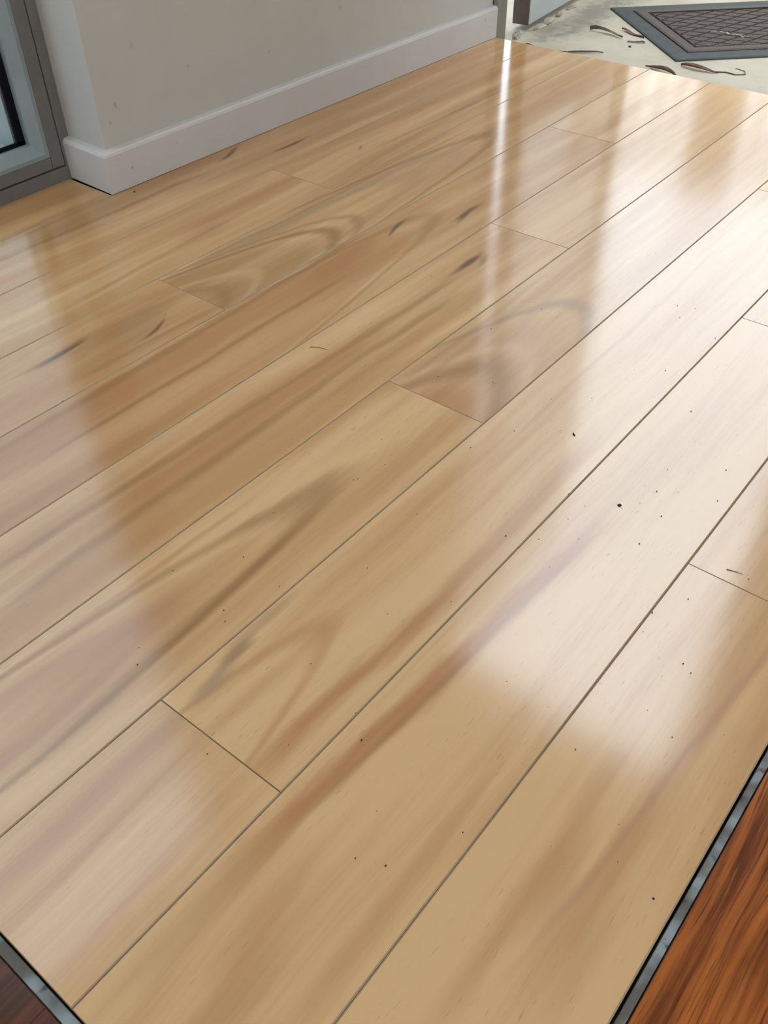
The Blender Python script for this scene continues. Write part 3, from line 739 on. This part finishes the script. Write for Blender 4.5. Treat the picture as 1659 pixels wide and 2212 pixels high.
# ------------------------------------------------------------------ dry leaves, lint and grit
def dry_leaf(name, p0, p1, width, lift, curl, mat, seed, zbase, stem=0.0):
    """curled narrow leaf from p0 to p1 in board widths, with a folded blade and thickness"""
    a, b = v(*p0), v(*p1)
    c = (a + b) / 2
    d = (b - a); ln = d.length; d.normalize(); nrm = Vector((-d.y, d.x, 0))
    bm = bmesh.new(); rows = []
    N = 9
    for i in range(N + 1):
        t_ = i / N
        wv = width * U * (math.sin(math.pi * min(1, t_ * 0.94 + 0.06)) ** 0.8) * (0.12 if t_ < stem else 1.0) + 0.0004
        mid = d * ((t_ - 0.5) * ln) + nrm * (curl * U * math.sin(math.pi * t_) + 0.02 * U * noise.noise(Vector((t_ * 4, seed, 0))))
        zz = lift * U * (0.35 + math.sin(math.pi * t_ * 1.3 + seed) * 0.5) if 0 < i < N else 0.0
        zz = max(zz, 0) + 0.0008
        rows.append([bm.verts.new(mid + nrm * (wv * k_) + Vector((0, 0, zz + abs(k_) * lift * U * (0.8 + 0.4 * math.sin(seed + t_ * 5))))) for k_ in (-1, 0, 1)])
    for r0, r1 in zip(rows, rows[1:]):
        for k_ in range(2): bm.faces.new((r0[k_], r0[k_ + 1], r1[k_ + 1], r1[k_]))
    bmesh.ops.recalc_face_normals(bm, faces=bm.faces[:])
    bmesh.ops.solidify(bm, geom=bm.faces[:], thickness=0.0005)
    zmin = min(q.co.z for q in bm.verts)
    for q in bm.verts: q.co.z -= zmin
    return link(name, finish(bm, name), mat, None, c + Vector((0, 0, zbase)))
LEAVES = [
    ((15.48, -1.17), (15.33, -1.87), 0.034, 0.030, 0.05, M_LEAF2, 1.0, ZG, 0.25, 'curled grey-brown dry leaf on concrete, farthest from the pale boards'),
    ((15.83, -1.60), (15.58, -2.14), 0.037, 0.028, -0.03, M_LEAF, 2.2, ZG, 0.2, 'red-brown dry leaf touching the border of the doormat'),
    ((15.22, -2.02), (15.33, -2.28), 0.019, 0.015, 0.02, M_LEAF2, 3.1, ZG, 0.0, 'tiny dry leaf between the curled leaf and the mat'),
    ((14.10, -1.20), (14.48, -1.98), 0.022, 0.018, -0.06, M_LEAF2, 4.4, ZG, 0.4, 'thin dry leaf lying along the far edge of the pale boards'),
    ((14.28, -2.82), (14.06, -3.46), 0.043, 0.035, 0.03, M_LEAF, 5.3, ZG, 0.15, 'red-brown folded dry leaf on the edge between boards and concrete'),
    ((14.66, -3.24), (14.62, -3.86), 0.046, 0.030, -0.05, M_LEAF, 6.1, ZG, 0.1, 'broad red-brown dry leaf in front of the mat corner'),
    ((14.12, -0.72), (14.11, -0.98), 0.015, 0.012, 0.02, M_LEAF2, 7.7, ZG, 0.0, 'small dark leaf scrap near the door jamb'),
]
for p0, p1, wd, lf, cu, mt, sd, zb, st, lab in LEAVES:
    tag(dry_leaf('dry_leaf', p0, p1, wd, lf, cu, mt, sd, zb, st), lab, 'leaf', 'dry leaves by the doorway')

def twig(name, pts_, r, mat, zb):
    bm = bmesh.new(); c = v(*pts_[len(pts_) // 2]); rings = []
    for i, p in enumerate(pts_):
        q = v(*p) - c
        a = v(*pts_[max(0, i - 1)]); b = v(*pts_[min(len(pts_) - 1, i + 1)])
        d = (b - a).normalized(); n = Vector((-d.y, d.x, 0))
        rr = r * U * (1 - 0.6 * i / (len(pts_) - 1))
        rings.append([bm.verts.new(q + n * (rr * math.cos(t_)) + Vector((0, 0, rr + rr * math.sin(t_)))) for t_ in [k_ * math.pi / 3 for k_ in range(6)]])
    for a, b in zip(rings, rings[1:]):
        for i in range(6): bm.faces.new((a[i], a[(i + 1) % 6], b[(i + 1) % 6], b[i]))
    bm.faces.new(rings[0]); bm.faces.new(rings[-1][::-1])
    return link(name, finish(bm, name), mat, None, c + Vector((0, 0, zb)))
tag(twig('twig', [(14.64, -3.82), (14.72, -3.95), (14.70, -4.1), (14.80, -4.22), (14.95, -4.15), (15.0, -3.98)], 0.012, M_LEAF2, ZG), 'thin hooked twig beside the broad leaf at the mat corner', 'twig')
tag(twig('hair', [(5.095, -4.10), (5.135, -4.16), (5.150, -4.21), (5.159, -4.258)], 0.003, M_GRIT, 0.0002), 'fine dark hair lying on a pale board', 'hair')
tag(twig('fibre', [(4.775, -8.235), (4.793, -8.296), (4.80, -8.34)], 0.003, M_GRIT, 0.0002), 'fine dark fibre beside the board joint near the edging', 'fibre')
tag(lump('pebble', 4.91, -7.35, 0.018, 0.014, 0.012, 2.0, M_GRIT), 'small dark grit pebble lying alone on the bright reflection', 'pebble').location.z = 0
tag(lump('pebble', 6.33, -0.16, 0.016, 0.014, 0.012, 5.0, M_GRIT), 'small dark grit pebble at the foot of the white skirting corner', 'pebble').location.z = 0
tag(lump('pebble', 15.02, -2.17, 0.03, 0.022, 0.02, 7.0, M_GRIT), 'small dark grit pebble on concrete between leaf and mat', 'pebble')
tag(lump('crumb', 2.39, -8.88, 0.009, 0.007, 0.006, 9.0, M_GRIT), 'tiny dark crumb on the pale board beside the edging', 'crumb').location.z = 0
tag(lump('debris_sliver', 5.44, -6.66, 0.022, 0.008, 0.012, 4.0, M_GRIT, 0.9), 'tiny dark elongated sliver of debris on the board by the bright reflection', 'debris').location.z = 0
# scattered grit nobody could count
random.seed(11)
bm = bmesh.new()
for _ in range(120):
    x = random.uniform(1.5, 8.0); y = random.uniform(-8.8, -5.2) if random.random() < 0.8 else random.uniform(-8.8, -1.0)
    r = random.uniform(0.0018, 0.0050) * U * 1.1
    q = bmesh.ops.create_icosphere(bm, subdivisions=1, radius=1.0)['verts']
    for w_ in q: w_.co = Vector((w_.co.x * r * random.uniform(0.7, 1.8), w_.co.y * r, (w_.co.z + 0.9) * r * 0.7)) + v(x, y)
tag(link('grit', finish(bm, 'grit'), M_GRIT), 'scattered specks of dark grit on the glossy boards', 'grit', kind='stuff')
bm = bmesh.new()
for k in range(26):
    t_ = k / 25
    bx, by = 16.5 - 0.03 * t_ + random.gauss(0, 0.03), -2.9 - 0.65 * t_ + random.gauss(0, 0.03)
    r = random.uniform(0.006, 0.018) * U
    q = bmesh.ops.create_icosphere(bm, subdivisions=1, radius=1.0)['verts']
    for w_ in q: w_.co = Vector((w_.co.x * r, w_.co.y * r * 1.6, (w_.co.z + 0.9) * r * 0.6)) + v(bx, by) + Vector((0, 0, ZG + 0.0055))
tag(link('lint', finish(bm, 'lint'), M_LINT), 'trail of pale lint and crumbs lying across the doormat', 'lint', kind='stuff')
